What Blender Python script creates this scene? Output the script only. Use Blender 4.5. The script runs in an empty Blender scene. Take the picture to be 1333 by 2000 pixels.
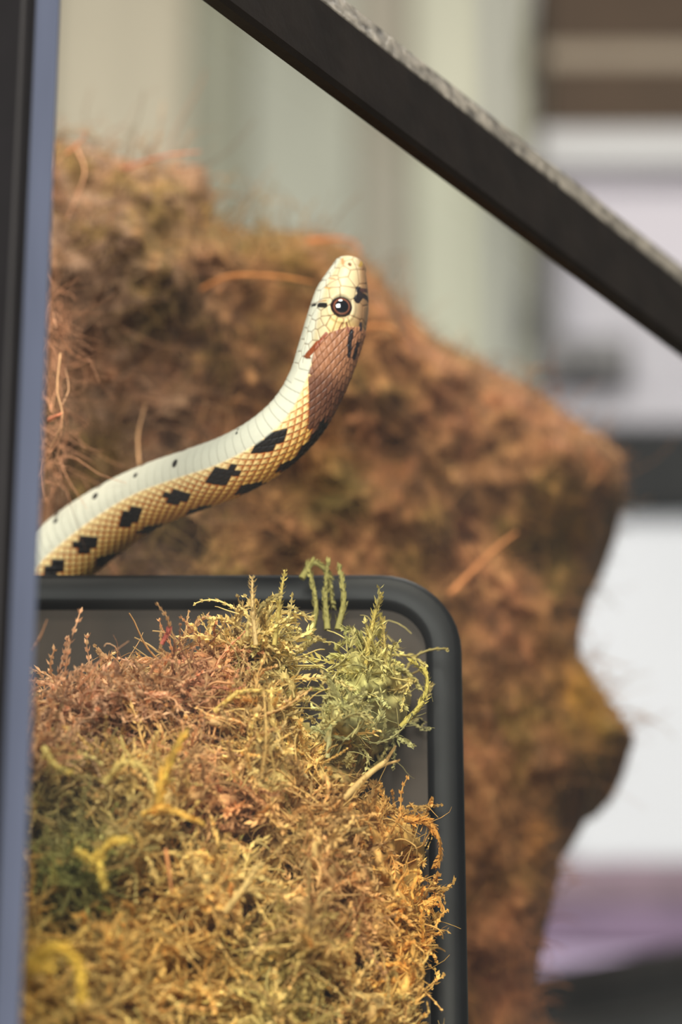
import bpy, bmesh, math, random
import numpy as np
from mathutils import Vector

random.seed(4)
rng = np.random.default_rng(11)
scene = bpy.context.scene
COL = scene.collection

# ------------------------------------------------------------------ camera
FPX = 6500.0                      # focal length in pixels of the 1333 x 2000 frame
PITCH = math.radians(23.4)
CAM = np.array((0.0, 0.0, 0.80))
FWD = np.array((0, math.cos(PITCH), math.sin(PITCH)))
UPV = np.array((0, -math.sin(PITCH), math.cos(PITCH)))
FOCUS_Y = 0.765
cd = bpy.data.cameras.new('camera')
cam = bpy.data.objects.new('camera', cd)
COL.objects.link(cam)
cam.location = CAM
cam.rotation_euler = (math.pi / 2 + PITCH, 0, 0)
cd.sensor_fit = 'VERTICAL'
cd.sensor_height = 36.0
cd.sensor_width = 24.0
cd.lens = 36.0 * FPX / 2000.0
cd.clip_start = 0.01
cd.dof.use_dof = True
cd.dof.focus_distance = 0.838
cd.dof.aperture_fstop = 7.4
scene.camera = cam

# ------------------------------------------------------------------ world and light
w = bpy.data.worlds.new('room_light')
scene.world = w
w.use_nodes = True
w.node_tree.nodes['Background'].inputs[0].default_value = (0.93, 0.97, 1.0, 1)
w.node_tree.nodes['Background'].inputs[1].default_value = 0.14


def area(name, loc, target, size, energy, color):
    l = bpy.data.lights.new(name, 'AREA')
    l.shape = 'RECTANGLE'
    l.size, l.size_y = size
    l.energy = energy
    l.color = color
    o = bpy.data.objects.new(name, l)
    COL.objects.link(o)
    o.location = loc
    o.rotation_euler = (Vector(target) - Vector(loc)).to_track_quat('-Z', 'Y').to_euler()
    return o


# a window in the wall behind the camera, and the room's two ceiling panels, all at the distances such things have
area('window_behind_camera_offscreen', (-0.45, -2.10, 1.60), (-0.45, 0.8, 1.45), (1.3, 1.1), 200.0, (1.0, 0.955, 0.88))
area('ceiling_panel_near_offscreen', (0.15, -0.60, 2.68), (0.15, -0.60, 0.0), (0.60, 0.60), 90.0, (1.0, 0.90, 0.76))
area('ceiling_panel_far_offscreen', (0.45, 1.35, 2.68), (0.45, 1.35, 0.0), (0.60, 0.60), 17.0, (1.0, 0.95, 0.88))
scene.view_settings.view_transform = 'Standard'
scene.view_settings.look = 'None'
scene.view_settings.gamma = 1.0
scene.view_settings.use_curve_mapping = False
scene.view_settings.exposure = 0.1


# ------------------------------------------------------------------ helpers
def ray(px, py):
    return FWD + np.array((1.0, 0, 0)) * ((px - 666.5) / FPX) + UPV * ((1000.0 - py) / FPX)


def at(px, py, Y):
    """the point at horizontal distance Y in the direction of a pixel"""
    d = ray(px, py)
    return CAM + d * (Y / d[1])


def at_arr(px, py, Y):
    px, py, Y = np.broadcast_arrays(np.asarray(px, float), np.asarray(py, float), np.asarray(Y, float))
    d = FWD[None] + np.array((1.0, 0, 0))[None] * ((px.ravel() - 666.5) / FPX)[:, None] + UPV[None] * ((1000.0 - py.ravel()) / FPX)[:, None]
    return CAM + d * (Y.ravel() / d[:, 1])[:, None]


def at_z(px, py, z):
    d = ray(px, py)
    return CAM + d * ((z - CAM[2]) / d[2])


def lin(c):
    return tuple(((v / 255.0) / 12.92 if v / 255.0 <= 0.04045 else ((v / 255.0 + 0.055) / 1.055) ** 2.4) for v in c)


def lin_arr(a):
    a = np.asarray(a, float) / 255.0
    return np.where(a <= 0.04045, a / 12.92, ((a + 0.055) / 1.055) ** 2.4)


def mesh_obj(name, verts, faces, m, parent=None, colors=None, smooth=True):
    me = bpy.data.meshes.new(name)
    if isinstance(faces, np.ndarray) and isinstance(verts, np.ndarray):
        k = faces.shape[1]
        me.vertices.add(len(verts))
        me.vertices.foreach_set('co', verts.astype(np.float32).ravel())
        me.loops.add(faces.size)
        me.loops.foreach_set('vertex_index', faces.astype(np.int32).ravel())
        me.polygons.add(len(faces))
        me.polygons.foreach_set('loop_start', np.arange(0, faces.size, k, dtype=np.int32))
        me.update(calc_edges=True)
        me.validate()
    else:
        me.from_pydata([tuple(v) for v in verts], [], [tuple(f) for f in faces])
        me.update()
    if smooth:
        me.polygons.foreach_set('use_smooth', np.ones(len(me.polygons), dtype=bool))
    if colors is not None:
        at_ = me.color_attributes.new('Col', 'FLOAT_COLOR', 'POINT')
        c4 = np.ones((len(verts), 4), np.float32)
        c4[:, :3] = colors
        at_.data.foreach_set('color', c4.ravel())
    if m is not None:
        me.materials.append(m)
    o = bpy.data.objects.new(name, me)
    COL.objects.link(o)
    if parent is not None:
        o.parent = parent
    return o


def bm_obj(name, bm, m, parent=None, smooth=False):
    me = bpy.data.meshes.new(name)
    bmesh.ops.recalc_face_normals(bm, faces=bm.faces)
    bm.to_mesh(me)
    bm.free()
    if smooth:
        me.polygons.foreach_set('use_smooth', np.ones(len(me.polygons), dtype=bool))
    me.materials.append(m)
    o = bpy.data.objects.new(name, me)
    COL.objects.link(o)
    if parent is not None:
        o.parent = parent
    return o


def empty(name, loc=(0, 0, 0)):
    o = bpy.data.objects.new(name, None)
    o.empty_display_size = 0.02
    COL.objects.link(o)
    return o


def tag(o, label, cat, group=None, kind=None):
    o['label'] = label
    o['category'] = cat
    if group:
        o['group'] = group
    if kind:
        o['kind'] = kind
    return o


def box_bm(lo, hi, bevel=0.0, seg=2):
    bm = bmesh.new()
    bmesh.ops.create_cube(bm, size=1)
    lo, hi = Vector(lo), Vector(hi)
    for v in bm.verts:
        v.co = Vector(((v.co.x + .5) * (hi.x - lo.x) + lo.x, (v.co.y + .5) * (hi.y - lo.y) + lo.y, (v.co.z + .5) * (hi.z - lo.z) + lo.z))
    if bevel:
        bmesh.ops.bevel(bm, geom=bm.edges[:] + bm.verts[:], offset=bevel, segments=seg, affect='EDGES', profile=0.5)
    return bm


# value noise -------------------------------------------------------
_tab = rng.random(65536)


def vnoise(p):
    i = np.floor(p).astype(np.int64)
    f = p - i
    f = f * f * (3 - 2 * f)
    r = 0
    for dx in (0, 1):
        for dy in (0, 1):
            for dz in (0, 1):
                h = ((i[:, 0] + dx) * 73856093 ^ (i[:, 1] + dy) * 19349663 ^ (i[:, 2] + dz) * 83492791) & 65535
                wgt = (f[:, 0] if dx else 1 - f[:, 0]) * (f[:, 1] if dy else 1 - f[:, 1]) * (f[:, 2] if dz else 1 - f[:, 2])
                r = r + wgt * _tab[h]
    return r


def fbm(p, oct_=4):
    r, a, s = 0, 0.5, 0
    for k in range(oct_):
        r = r + a * vnoise(p * (2.0 ** k) + 17.3 * k)
        s += a
        a *= 0.55
    return r / s


# materials ---------------------------------------------------------
def mat(name, col, rough=0.6, metal=0.0, noise=0.0, scale=20.0, bump=0.0, spec=0.5, stretch=(1, 1, 1), trans=0.0):
    m = bpy.data.materials.new(name)
    m.use_nodes = True
    nt = m.node_tree
    b = nt.nodes['Principled BSDF']
    b.inputs['Roughness'].default_value = rough
    b.inputs['Metallic'].default_value = metal
    b.inputs['Specular IOR Level'].default_value = spec
    b.inputs['Transmission Weight'].default_value = trans
    c = lin(col)
    b.inputs['Base Color'].default_value = (*c, 1)
    if noise or bump:
        tc = nt.nodes.new('ShaderNodeTexCoord')
        mp = nt.nodes.new('ShaderNodeMapping')
        mp.inputs['Scale'].default_value = stretch
        n = nt.nodes.new('ShaderNodeTexNoise')
        n.inputs['Scale'].default_value = scale
        n.inputs['Detail'].default_value = 6
        nt.links.new(tc.outputs['Object'], mp.inputs['Vector'])
        nt.links.new(mp.outputs[0], n.inputs['Vector'])
        if noise:
            cr = nt.nodes.new('ShaderNodeValToRGB')
            cr.color_ramp.elements[0].position = 0.3
            cr.color_ramp.elements[1].position = 0.7
            cr.color_ramp.elements[0].color = (*[x * (1 - noise) for x in c], 1)
            cr.color_ramp.elements[1].color = (*[min(1, x * (1 + noise)) for x in c], 1)
            nt.links.new(n.outputs['Fac'], cr.inputs[0])
            nt.links.new(cr.outputs[0], b.inputs['Base Color'])
        if bump:
            bp = nt.nodes.new('ShaderNodeBump')
            bp.inputs['Strength'].default_value = bump
            bp.inputs['Distance'].default_value = 0.001
            nt.links.new(n.outputs['Fac'], bp.inputs['Height'])
            nt.links.new(bp.outputs[0], b.inputs['Normal'])
    return m


def mat_attr(name, rough=0.7, spec=0.3, translucent=0.0, noise=0.15, scale=800.0, coat=0.0):
    m = bpy.data.materials.new(name)
    m.use_nodes = True
    nt = m.node_tree
    b = nt.nodes['Principled BSDF']
    b.inputs['Roughness'].default_value = rough
    b.inputs['Specular IOR Level'].default_value = spec
    b.inputs['Coat Weight'].default_value = coat
    b.inputs['Coat Roughness'].default_value = 0.25
    a = nt.nodes.new('ShaderNodeAttribute')
    a.attribute_name = 'Col'
    tc = nt.nodes.new('ShaderNodeTexCoord')
    n = nt.nodes.new('ShaderNodeTexNoise')
    n.inputs['Scale'].default_value = scale
    n.inputs['Detail'].default_value = 4
    nt.links.new(tc.outputs['Object'], n.inputs['Vector'])
    mr = nt.nodes.new('ShaderNodeMapRange')
    mr.inputs['To Min'].default_value = 1 - noise * 2
    mr.inputs['To Max'].default_value = 1 + noise * 2
    nt.links.new(n.outputs['Fac'], mr.inputs['Value'])
    mx = nt.nodes.new('ShaderNodeMix')
    mx.data_type = 'RGBA'
    mx.blend_type = 'MULTIPLY'
    mx.inputs['Factor'].default_value = 1.0
    nt.links.new(a.outputs['Color'], mx.inputs['A'])
    nt.links.new(mr.outputs[0], mx.inputs['B'])
    nt.links.new(mx.outputs['Result'], b.inputs['Base Color'])
    if translucent:
        tr = nt.nodes.new('ShaderNodeBsdfTranslucent')
        nt.links.new(mx.outputs['Result'], tr.inputs['Color'])
        ms = nt.nodes.new('ShaderNodeMixShader')
        ms.inputs[0].default_value = translucent
        nt.links.new(b.outputs[0], ms.inputs[1])
        nt.links.new(tr.outputs[0], ms.inputs[2])
        nt.links.new(ms.outputs[0], nt.nodes['Material Output'].inputs['Surface'])
    return m


def mat_pane(name, tint=(0.97, 0.985, 0.98), haze=0.007):
    m = bpy.data.materials.new(name)
    m.use_nodes = True
    nt = m.node_tree
    nt.nodes.remove(nt.nodes['Principled BSDF'])
    tr = nt.nodes.new('ShaderNodeBsdfTransparent')
    tr.inputs[0].default_value = (*tint, 1)
    gl = nt.nodes.new('ShaderNodeBsdfGlossy')
    gl.inputs['Roughness'].default_value = 0.03
    df = nt.nodes.new('ShaderNodeBsdfDiffuse')
    df.inputs[0].default_value = (0.75, 0.75, 0.72, 1)
    lw_ = nt.nodes.new('ShaderNodeLayerWeight')
    pw = nt.nodes.new('ShaderNodeMath')
    pw.operation = 'POWER'
    pw.inputs[1].default_value = 5.0
    fr = nt.nodes.new('ShaderNodeMath')
    fr.operation = 'MULTIPLY_ADD'
    fr.inputs[1].default_value = 0.96
    fr.inputs[2].default_value = 0.022
    nt.links.new(lw_.outputs['Facing'], pw.inputs[0])
    nt.links.new(pw.outputs[0], fr.inputs[0])
    m1 = nt.nodes.new('ShaderNodeMixShader')
    m2 = nt.nodes.new('ShaderNodeMixShader')
    # dusty smears on the pane
    tc = nt.nodes.new('ShaderNodeTexCoord')
    n = nt.nodes.new('ShaderNodeTexNoise')
    n.inputs['Scale'].default_value = 14
    n.inputs['Detail'].default_value = 5
    mr = nt.nodes.new('ShaderNodeMapRange')
    mr.inputs['From Min'].default_value = 0.35
    mr.inputs['From Max'].default_value = 0.75
    mr.inputs['To Max'].default_value = haze
    nt.links.new(tc.outputs['Object'], n.inputs['Vector'])
    nt.links.new(n.outputs['Fac'], mr.inputs['Value'])
    nt.links.new(fr.outputs[0], m1.inputs[0])
    nt.links.new(tr.outputs[0], m1.inputs[1])
    nt.links.new(gl.outputs[0], m1.inputs[2])
    nt.links.new(mr.outputs[0], m2.inputs[0])
    nt.links.new(m1.outputs[0], m2.inputs[1])
    nt.links.new(df.outputs[0], m2.inputs[2])
    nt.links.new(m2.outputs[0], nt.nodes['Material Output'].inputs['Surface'])
    return m


M = dict(
    rim=mat('black_rim_plastic', (21, 17, 14), 0.42, noise=0.25, scale=90, bump=0.35, spec=0.3),
    post=mat('black_frame_plastic', (15, 14, 16), 0.55, noise=0.15, scale=60, spec=0.2),
    edge=mat('frosted_glass_edge', (78, 85, 104), 0.35, noise=0.22, scale=60, stretch=(1, 1, 0.15)),
    pane=mat_pane('tank_glass'),
    hide=mat('glossy_black_plastic', (12, 13, 15), 0.45, noise=0.2, scale=60, bump=0.06, spec=0.12),
    panel=mat('smoky_plastic', (46, 37, 29), 0.5, noise=0.25, scale=70, spec=0.12),
    soil=mat('dark_soil', (58, 42, 30), 0.95, noise=0.4, scale=120, bump=0.8),
    wood=mat('stand_wood', (96, 70, 48), 0.5, noise=0.2, scale=20, stretch=(1, 8, 8)),
    wallbase=mat('wall_paint', (150, 148, 134), 0.85, noise=0.06, scale=5),
    floor=mat('floor_grey', (120, 112, 102), 0.6, noise=0.1, scale=6),
    shelfpaint=mat('pale_shelf_paint', (154, 155, 156), 0.55, noise=0.05, scale=10),
    card=mat('brown_cardboard', (56, 43, 30), 0.85, noise=0.15, scale=25),
    tape=mat('pale_tape', (110, 98, 80), 0.5, noise=0.06, scale=30),
    tubgrey=mat('lavender_grey_plastic', (146, 143, 152), 0.45, noise=0.05, scale=12),
    devgrey=mat('dark_grey_plastic', (76, 73, 75), 0.5, noise=0.12, scale=20),
    black=mat('black_plastic', (16, 16, 16), 0.7, noise=0.1, scale=20, spec=0.2),
    white=mat('white_plastic', (180, 182, 190), 0.5, noise=0.03, scale=8),
    purple=mat('mauve_fabric', (106, 88, 112), 0.95, noise=0.2, scale=25),
    plum=mat('plum_fabric', (116, 98, 110), 0.95, noise=0.2, scale=25),
    lilac=mat('lilac_fabric', (158, 142, 170), 0.9, noise=0.12, scale=25),
)

# ------------------------------------------------------------------ the tank frame of reference
A = at(424, 18, 0.706)            # lower edge of the front top rim, near end
RIM_Z = A[2]
B = at_z(1294, 667, RIM_Z)        # the same edge further along
WD = B - A
WD /= np.linalg.norm(WD)          # along the front pane
ND = np.array((-WD[1], WD[0], 0))  # into the tank
# the near corner: where the pixel column of the glass edge meets the front plane
d0 = ray(2, 1000)
tt = ((A - CAM) @ ND) / (d0 @ ND)
K0 = CAM + d0 * tt
K0 = np.array((K0[0], K0[1], 0))
T_LEN, T_DEP = 0.98, 0.50
T_BOT = 0.72
RIM_H = 0.0225


def tw(a, b, z):
    """tank coordinates: a along the front pane, b into the tank"""
    p = K0 + WD * a + ND * b
    return (p[0], p[1], z)


def tank_box(a0, a1, b0, b1, z0, z1, bevel=0.0, seg=2):
    bm = box_bm((a0, b0, z0), (a1, b1, z1), bevel, seg)
    for v in bm.verts:
        v.co = Vector(tw(v.co.x, v.co.y, v.co.z))
    return bm


def sweep_profile(profile, a0, a1, along='a', fixed=0.0, sign=1.0):
    """profile of (offset outward, z) swept along one side of the tank"""
    bm = bmesh.new()
    n = 40
    rings = []
    for k in range(n + 1):
        s = a0 + (a1 - a0) * k / n
        ring = []
        for o_, z in profile:
            if along == 'a':
                ring.append(bm.verts.new(tw(s, fixed - sign * o_, z)))
            else:
                ring.append(bm.verts.new(tw(fixed - sign * o_, s, z)))
        rings.append(ring)
    m_ = len(profile)
    for k in range(n):
        for j in range(m_):
            bm.faces.new((rings[k][j], rings[k][(j + 1) % m_], rings[k + 1][(j + 1) % m_], rings[k + 1][j]))
    bm.faces.new(rings[0])
    bm.faces.new(list(reversed(rings[-1])))
    return bm


# ------------------------------------------------------------------ setting: wall with boards, floor
WALL_Y = 2.70
wall = mesh_obj('wall_back', [(-2.2, WALL_Y, 0), (2.2, WALL_Y, 0), (2.2, WALL_Y, 2.75), (-2.2, WALL_Y, 2.75),
                              (-2.2, WALL_Y + .1, 0), (2.2, WALL_Y + .1, 0), (2.2, WALL_Y + .1, 2.75), (-2.2, WALL_Y + .1, 2.75)],
                [(0, 1, 2, 3), (5, 4, 7, 6), (3, 2, 6, 7), (0, 4, 5, 1), (1, 5, 6, 2), (4, 0, 3, 7)], M['wallbase'], smooth=False)
wall['kind'] = 'structure'
wall['label'] = 'pale sage wall of upright boards behind the tank'
boards = [(-260, -110, (150, 140, 122)), (-110, 60, (158, 148, 130)), (60, 355, (186, 176, 156)), (355, 475, (142, 141, 124)), (475, 700, (160, 160, 147)),
          (700, 810, (152, 146, 132)), (810, 1045, (182, 182, 164)), (1045, 1250, (172, 172, 170)), (1250, 1500, (160, 160, 160)), (1500, 1750, (150, 150, 140))]
for k, (x0, x1, c) in enumerate(boards):
    X0, X1 = at(x0, 1000, WALL_Y)[0], at(x1, 1000, WALL_Y)[0]
    bm_obj('board', box_bm((X0 + .002, WALL_Y - 0.014 - 0.003 * (k % 2), 0.1), (X1 - .002, WALL_Y + 0.01, 2.74), 0.003, 1),
           mat('board_paint_%d' % k, c, 0.75, noise=0.10, scale=7, stretch=(4, 1, 0.4)), wall)
fl = bm_obj('floor', box_bm((-2.2, -1.2, -0.06), (2.2, WALL_Y + .1, 0.0)), M['floor'])
fl['kind'] = 'structure'
fl['label'] = 'grey floor of the room'

# ------------------------------------------------------------------ stand under the tank
stand = empty('tank_stand')
tag(stand, 'brown wooden stand carrying the glass tank', 'stand')
bm_obj('stand_top', tank_box(-.03, T_LEN + .03, -.03, T_DEP + .03, T_BOT - .03, T_BOT, .003), M['wood'], stand)
for a in (0.0, T_LEN - .05):
    for b in (0.0, T_DEP - .05):
        bm_obj('leg', tank_box(a, a + .05, b, b + .05, 0.0, T_BOT - .03, .003), M['wood'], stand)

# ------------------------------------------------------------------ glass tank
tank = empty('glass_tank')
tag(tank, 'glass reptile tank with black plastic top rim and corner posts', 'tank')
G = 0.004
z0, z1 = T_BOT + .004, RIM_Z + RIM_H * .6
bm_obj('base', tank_box(0, T_LEN, 0, T_DEP, T_BOT, T_BOT + .006), M['post'], tank)
for nm, a0, a1, b0, b1 in (('front_pane', .004, T_LEN - .004, 0, G), ('back_pane', .004, T_LEN - .004, T_DEP - G, T_DEP),
                           ('end_pane', 0, G, .004, T_DEP - .004), ('end_pane', T_LEN - G, T_LEN, .004, T_DEP - .004)):
    bm_obj(nm, tank_box(a0, a1, b0, b1, z0, z1), M['pane'], tank)
prof = [(0.0028, RIM_Z), (0.004, RIM_Z + .0012), (0.004, RIM_Z + RIM_H - .001), (0.0028, RIM_Z + RIM_H), (0.0010, RIM_Z + RIM_H + .0072), (-0.0020, RIM_Z + RIM_H + .0092), (-0.011, RIM_Z + RIM_H + .0092), (-0.012, RIM_Z + RIM_H + .006),
        (-0.012, RIM_Z + RIM_H - .004), (-0.0005, RIM_Z + RIM_H - .004), (-0.0005, RIM_Z)]
bm_obj('top_rim', sweep_profile(prof, -.004, T_LEN + .004, 'a', 0.0, 1), M['rim'], tank)
bm_obj('top_rim', sweep_profile(prof, -.004, T_LEN + .004, 'a', T_DEP, -1), M['rim'], tank)
bm_obj('top_rim', sweep_profile(prof, -.004, T_DEP + .004, 'b', 0.0, 1), M['rim'], tank)
bm_obj('top_rim', sweep_profile(prof, -.004, T_DEP + .004, 'b', T_LEN, -1), M['rim'], tank)
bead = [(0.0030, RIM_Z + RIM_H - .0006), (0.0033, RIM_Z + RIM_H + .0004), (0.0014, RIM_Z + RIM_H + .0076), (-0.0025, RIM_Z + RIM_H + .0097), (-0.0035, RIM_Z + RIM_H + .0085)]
M['bead'] = mat('rim_edge_glint', (96, 92, 84), 0.42, noise=0.75, scale=260, bump=0.8)  # lighter speckled grey paints the glint along the rim's upper edge
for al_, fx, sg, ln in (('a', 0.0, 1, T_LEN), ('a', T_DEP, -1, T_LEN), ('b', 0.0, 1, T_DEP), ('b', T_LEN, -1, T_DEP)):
    bm_obj('rim_edge', sweep_profile(bead, -.003, ln + .003, al_, fx, sg), M['bead'], tank)['label'] = 'upper edge of the rim with its glint painted in speckled grey'
# corner posts: an outer black angle; at the near corner a frosted glass edge shows beside it
for a, b in ((0, 0), (T_LEN, 0), (0, T_DEP), (T_LEN, T_DEP)):
    sa = 1 if a == 0 else -1
    sb = 1 if b == 0 else -1
    aa = sorted((a - sa * .003, a + sa * .0015))
    bb = sorted((b - sb * .003, b + sb * .026))
    bm_obj('corner_post', tank_box(aa[0], aa[1], bb[0], bb[1], T_BOT, RIM_Z + .004, .001, 2), M['post'], tank)
    aa = sorted((a + sa * .0012, a + sa * .011))
    bb = sorted((b - sb * .0022, b + sb * .004))
    e = bm_obj('glass_edge', tank_box(aa[0], aa[1], bb[0], bb[1], T_BOT, RIM_Z + .004, .0012, 2), M['edge'], tank)
    e['label'] = 'frosted bluish glass edge strip'

SOIL_Z = T_BOT + .06
n = 60
u = np.linspace(.006, T_LEN - .006, n)
v = np.linspace(.006, T_DEP - .006, n)
uu, vv = np.meshgrid(u, v, indexing='ij')
P = K0[None] + uu.ravel()[:, None] * WD[None] + vv.ravel()[:, None] * ND[None]
P[:, 2] = SOIL_Z + .012 * (fbm(P * 25, 4) - .5)
idx = np.arange(n * n).reshape(n, n)
F = np.stack((idx[:-1, :-1], idx[1:, :-1], idx[1:, 1:], idx[:-1, 1:]), -1).reshape(-1, 4)
Pb = P.copy()
Pb[:, 2] = T_BOT + .006
per = np.concatenate((idx[:, 0], idx[-1, 1:], idx[-2::-1, -1], idx[0, -2:0:-1]))
pn = np.roll(per, -1)
F2 = np.stack((per, pn, pn + n * n, per + n * n), -1)
soil = mesh_obj('soil_bed', np.concatenate((P, Pb)), np.concatenate((F, F2, F[:, ::-1] + n * n)), M['soil'])
tag(soil, 'dark brown soil covering the tank floor', 'soil', kind='stuff')

# ------------------------------------------------------------------ hide box (rounded black plastic)
BOX_Y = 0.815
top_z = at(400, 1117, BOX_Y)[2]
xr = at(907, 1500, BOX_Y)[0]
xl = -0.285
BOX_D = 0.088
RAD = 0.0215


def rounded_outline(x0, x1, z0, z1, r, n=10):
    pts = [(x0, z0), (x1 + .0008, z0)]
    for k in range(n + 1):
        a = math.pi / 2 * k / n
        pts.append((x1 - r + r * math.cos(a), z1 - r + r * math.sin(a)))
    for k in range(n + 1):
        a = math.pi / 2 + math.pi / 2 * k / n
        pts.append((x0 + r + r * math.cos(a), z1 - r + r * math.sin(a)))
    return pts


def loft(loops, cap0=True, cap1=True):
    bm = bmesh.new()
    R = [[bm.verts.new(p) for p in L] for L in loops]
    m_ = len(R[0])
    for a, b in zip(R[:-1], R[1:]):
        for j in range(m_):
            bm.faces.new((a[j], a[(j + 1) % m_], b[(j + 1) % m_], b[j]))
    if cap0:
        bm.faces.new(R[0])
    if cap1:
        bm.faces.new(list(reversed(R[-1])))
    return bm


def box_loop(inset, y, zb=SOIL_Z - .02, r=RAD):
    return [(x, y, z) for x, z in rounded_outline(xl + inset, xr - inset, zb, top_z - inset, max(.002, r - inset))]


hide = empty('hide_box')
tag(hide, 'glossy black plastic hide box with a rounded corner, half buried in moss', 'hide box')
FR = 0.0095
bm_obj('shell', loft([box_loop(FR, BOX_Y + .004), box_loop(FR - .0006, BOX_Y + .0006), box_loop(FR - .002, BOX_Y), box_loop(.0022, BOX_Y), box_loop(.0006, BOX_Y + .0008),
                      box_loop(0, BOX_Y + .003), box_loop(0, BOX_Y + .014), box_loop(.0015, BOX_Y + .0155), box_loop(.0015, BOX_Y + BOX_D - .003), box_loop(.004, BOX_Y + BOX_D)], cap0=False), M['hide'], hide, smooth=True)
bm_obj('front_panel', loft([box_loop(FR - .001, BOX_Y + .0035), box_loop(FR - .001, BOX_Y + .006)]), M['panel'], hide)
lip_o = [(x, z) for x, z in rounded_outline(xl + .001, xr - .001, SOIL_Z, top_z - .0005, RAD - .001)]

# ------------------------------------------------------------------ the snake
# centre line traced as (px, py, radius in px, horizontal distance, angle between view and back in degrees)
CTRL = [(30, 1168, 71, .853, 112), (95, 1104, 71, .846, 112), (165, 1045, 69, .838, 112), (235, 997, 65, .829, 112), (305, 961, 62, .820, 112), (382, 933, 61, .811, 113),
        (456, 905, 61, .802, 113), (524, 865, 60, .794, 112), (578, 814, 59, .788, 110), (616, 750, 58, .783, 105), (638, 690, 60.5, .780, 98),
        (656, 630, 61, .778, 94), (667, 580, 55, .777, 92), (677, 543, 42, .776, 92), (683, 520, 29, .7755, 92), (687, 502, 0, .775, 92)]
SC = 0.838 / FPX      # metres per pixel near the snake


def catmull(P, n_per):
    P = np.asarray(P, float)
    out = []
    for i in range(len(P) - 1):
        p0 = P[i - 1] if i > 0 else 2 * P[0] - P[1]
        p1, p2 = P[i], P[i + 1]
        p3 = P[i + 2] if i + 2 < len(P) else 2 * P[-1] - P[-2]
        t = np.linspace(0, 1, n_per, endpoint=False)[:, None]
        out.append(.5 * ((2 * p1) + (-p0 + p2) * t + (2 * p0 - 5 * p1 + 4 * p2 - p3) * t ** 2 + (-p0 + 3 * p1 - 3 * p2 + p3) * t ** 3))
    out.append(P[-1:])
    return np.concatenate(out)


vis = np.array([(*at(c[0], c[1], c[3]), c[2] * SC * (c[3] / .765), c[4]) for c in CTRL])
BZ = top_z + 0.0091
tail = [(-.245, .845, BZ - .0085 + .001, .001), (-.262, .862, BZ - .006, .003), (-.262, .885, BZ - .004, .005), (-.235, .897, BZ - .002, .0072), (-.195, .894, BZ - .001, .0085),
        (-.168, .874, BZ, .0091), (-.140, .860, BZ, .0092), (-.115, .857, BZ, .0092)]
# control: x y z r + dorsal direction
tv = []
for i, r in enumerate(vis):
    a, b = vis[max(0, i - 1)][:3], vis[min(len(vis) - 1, i + 1)][:3]
    T = (b - a) / np.linalg.norm(b - a)
    N0 = CAM - r[:3]
    N0 = N0 - T * (N0 @ T)
    N0 /= np.linalg.norm(N0)
    Bv = np.cross(T, N0)
    if Bv[2] > 0 or (abs(Bv[2]) < .5 and Bv[0] < 0 and Bv[2] > -0.0):
        pass
    side = np.cross(FWD, T)           # points to the lower right of the heading
    Bv = Bv if Bv @ side > 0 else -Bv
    ang = math.radians(r[4])
    D = math.cos(ang) * N0 + math.sin(ang) * Bv
    tv.append((*r[:4], *D))
ctrl = [(x, y, z, r, 0, -.25 if k > 5 else 0, 1) for k, (x, y, z, r) in enumerate(tail)] + tv
ntail = len(tail)
fine = catmull(ctrl, 60)
seg = np.linalg.norm(np.diff(fine[:, :3], axis=0), axis=1)
S = np.concatenate(([0], np.cumsum(seg)))
s_head_end = S[-1]
# rounded snout: radius law over the last stretch
s_start_vis = S[ntail * 60]
n_hidden, n_vis = 170, 980
ss = np.concatenate((np.linspace(0, s_start_vis, n_hidden, endpoint=False), np.linspace(s_start_vis, s_head_end - .00005, n_vis)))
cen = np.stack([np.interp(ss, S, fine[:, k]) for k in range(7)], 1)
rad = cen[:, 3].copy()
Lt = 26 * SC
s_t = s_head_end - Lt
r_t = np.interp(s_t, S, fine[:, 3])
m_ = ss > s_t
q = (ss[m_] - s_t) / Lt
rad[m_] = r_t * np.sqrt(np.clip(1 - q ** 2.3, 0, 1))
tan = np.gradient(cen[:, :3], ss, axis=0)
for _ in range(3):
    tan[1:-1] = (tan[:-2] + 2 * tan[1:-1] + tan[2:]) / 4
tan /= np.linalg.norm(tan, axis=1)[:, None]
dor = cen[:, 4:7] - tan * np.sum(cen[:, 4:7] * tan, 1)[:, None]
dor /= np.linalg.norm(dor, axis=1)[:, None]
lat = np.cross(tan, dor)
# the lateral vector that points to the camera side is phi > 0
mid = n_hidden + 500
if lat[mid] @ (CAM - cen[mid, :3]) < 0:
    lat = -lat
    FLIP = True
else:
    FLIP = False
# angle of the view direction measured from the back, along the body
vw = CAM[None] - cen[:, :3]
view_ang = np.arctan2(np.sum(vw * lat, 1), np.sum(vw * dor, 1))

# picture coordinates of the centre line, to carry traced marks onto the skin
rel = cen[:, :3] - CAM
dep = rel @ FWD
cpx = 666.5 + FPX * rel[:, 0] / dep
cpy = 1000 - FPX * (rel @ UPV) / dep
rpx = rad / dep * FPX
tpx = np.gradient(cpx), np.gradient(cpy)
tl = np.hypot(*tpx)
tpx = (tpx[0] / tl, tpx[1] / tl)
# perpendicular in the picture on the side of the back (lower right)
ppx = (-tpx[1], tpx[0])


def skin(px, py):
    """traced pixel -> (s, phi) on the snake's visible flank"""
    i0 = n_hidden
    d2 = (cpx[i0:] - px) ** 2 + (cpy[i0:] - py) ** 2
    i = i0 + int(np.argmin(d2))
    off = (px - cpx[i]) * ppx[0][i] + (py - cpy[i]) * ppx[1][i]
    uu_ = np.clip(off / max(rpx[i], 1e-6), -1, 1)
    return ss[i], view_ang[i] - math.asin(uu_), i


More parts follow.
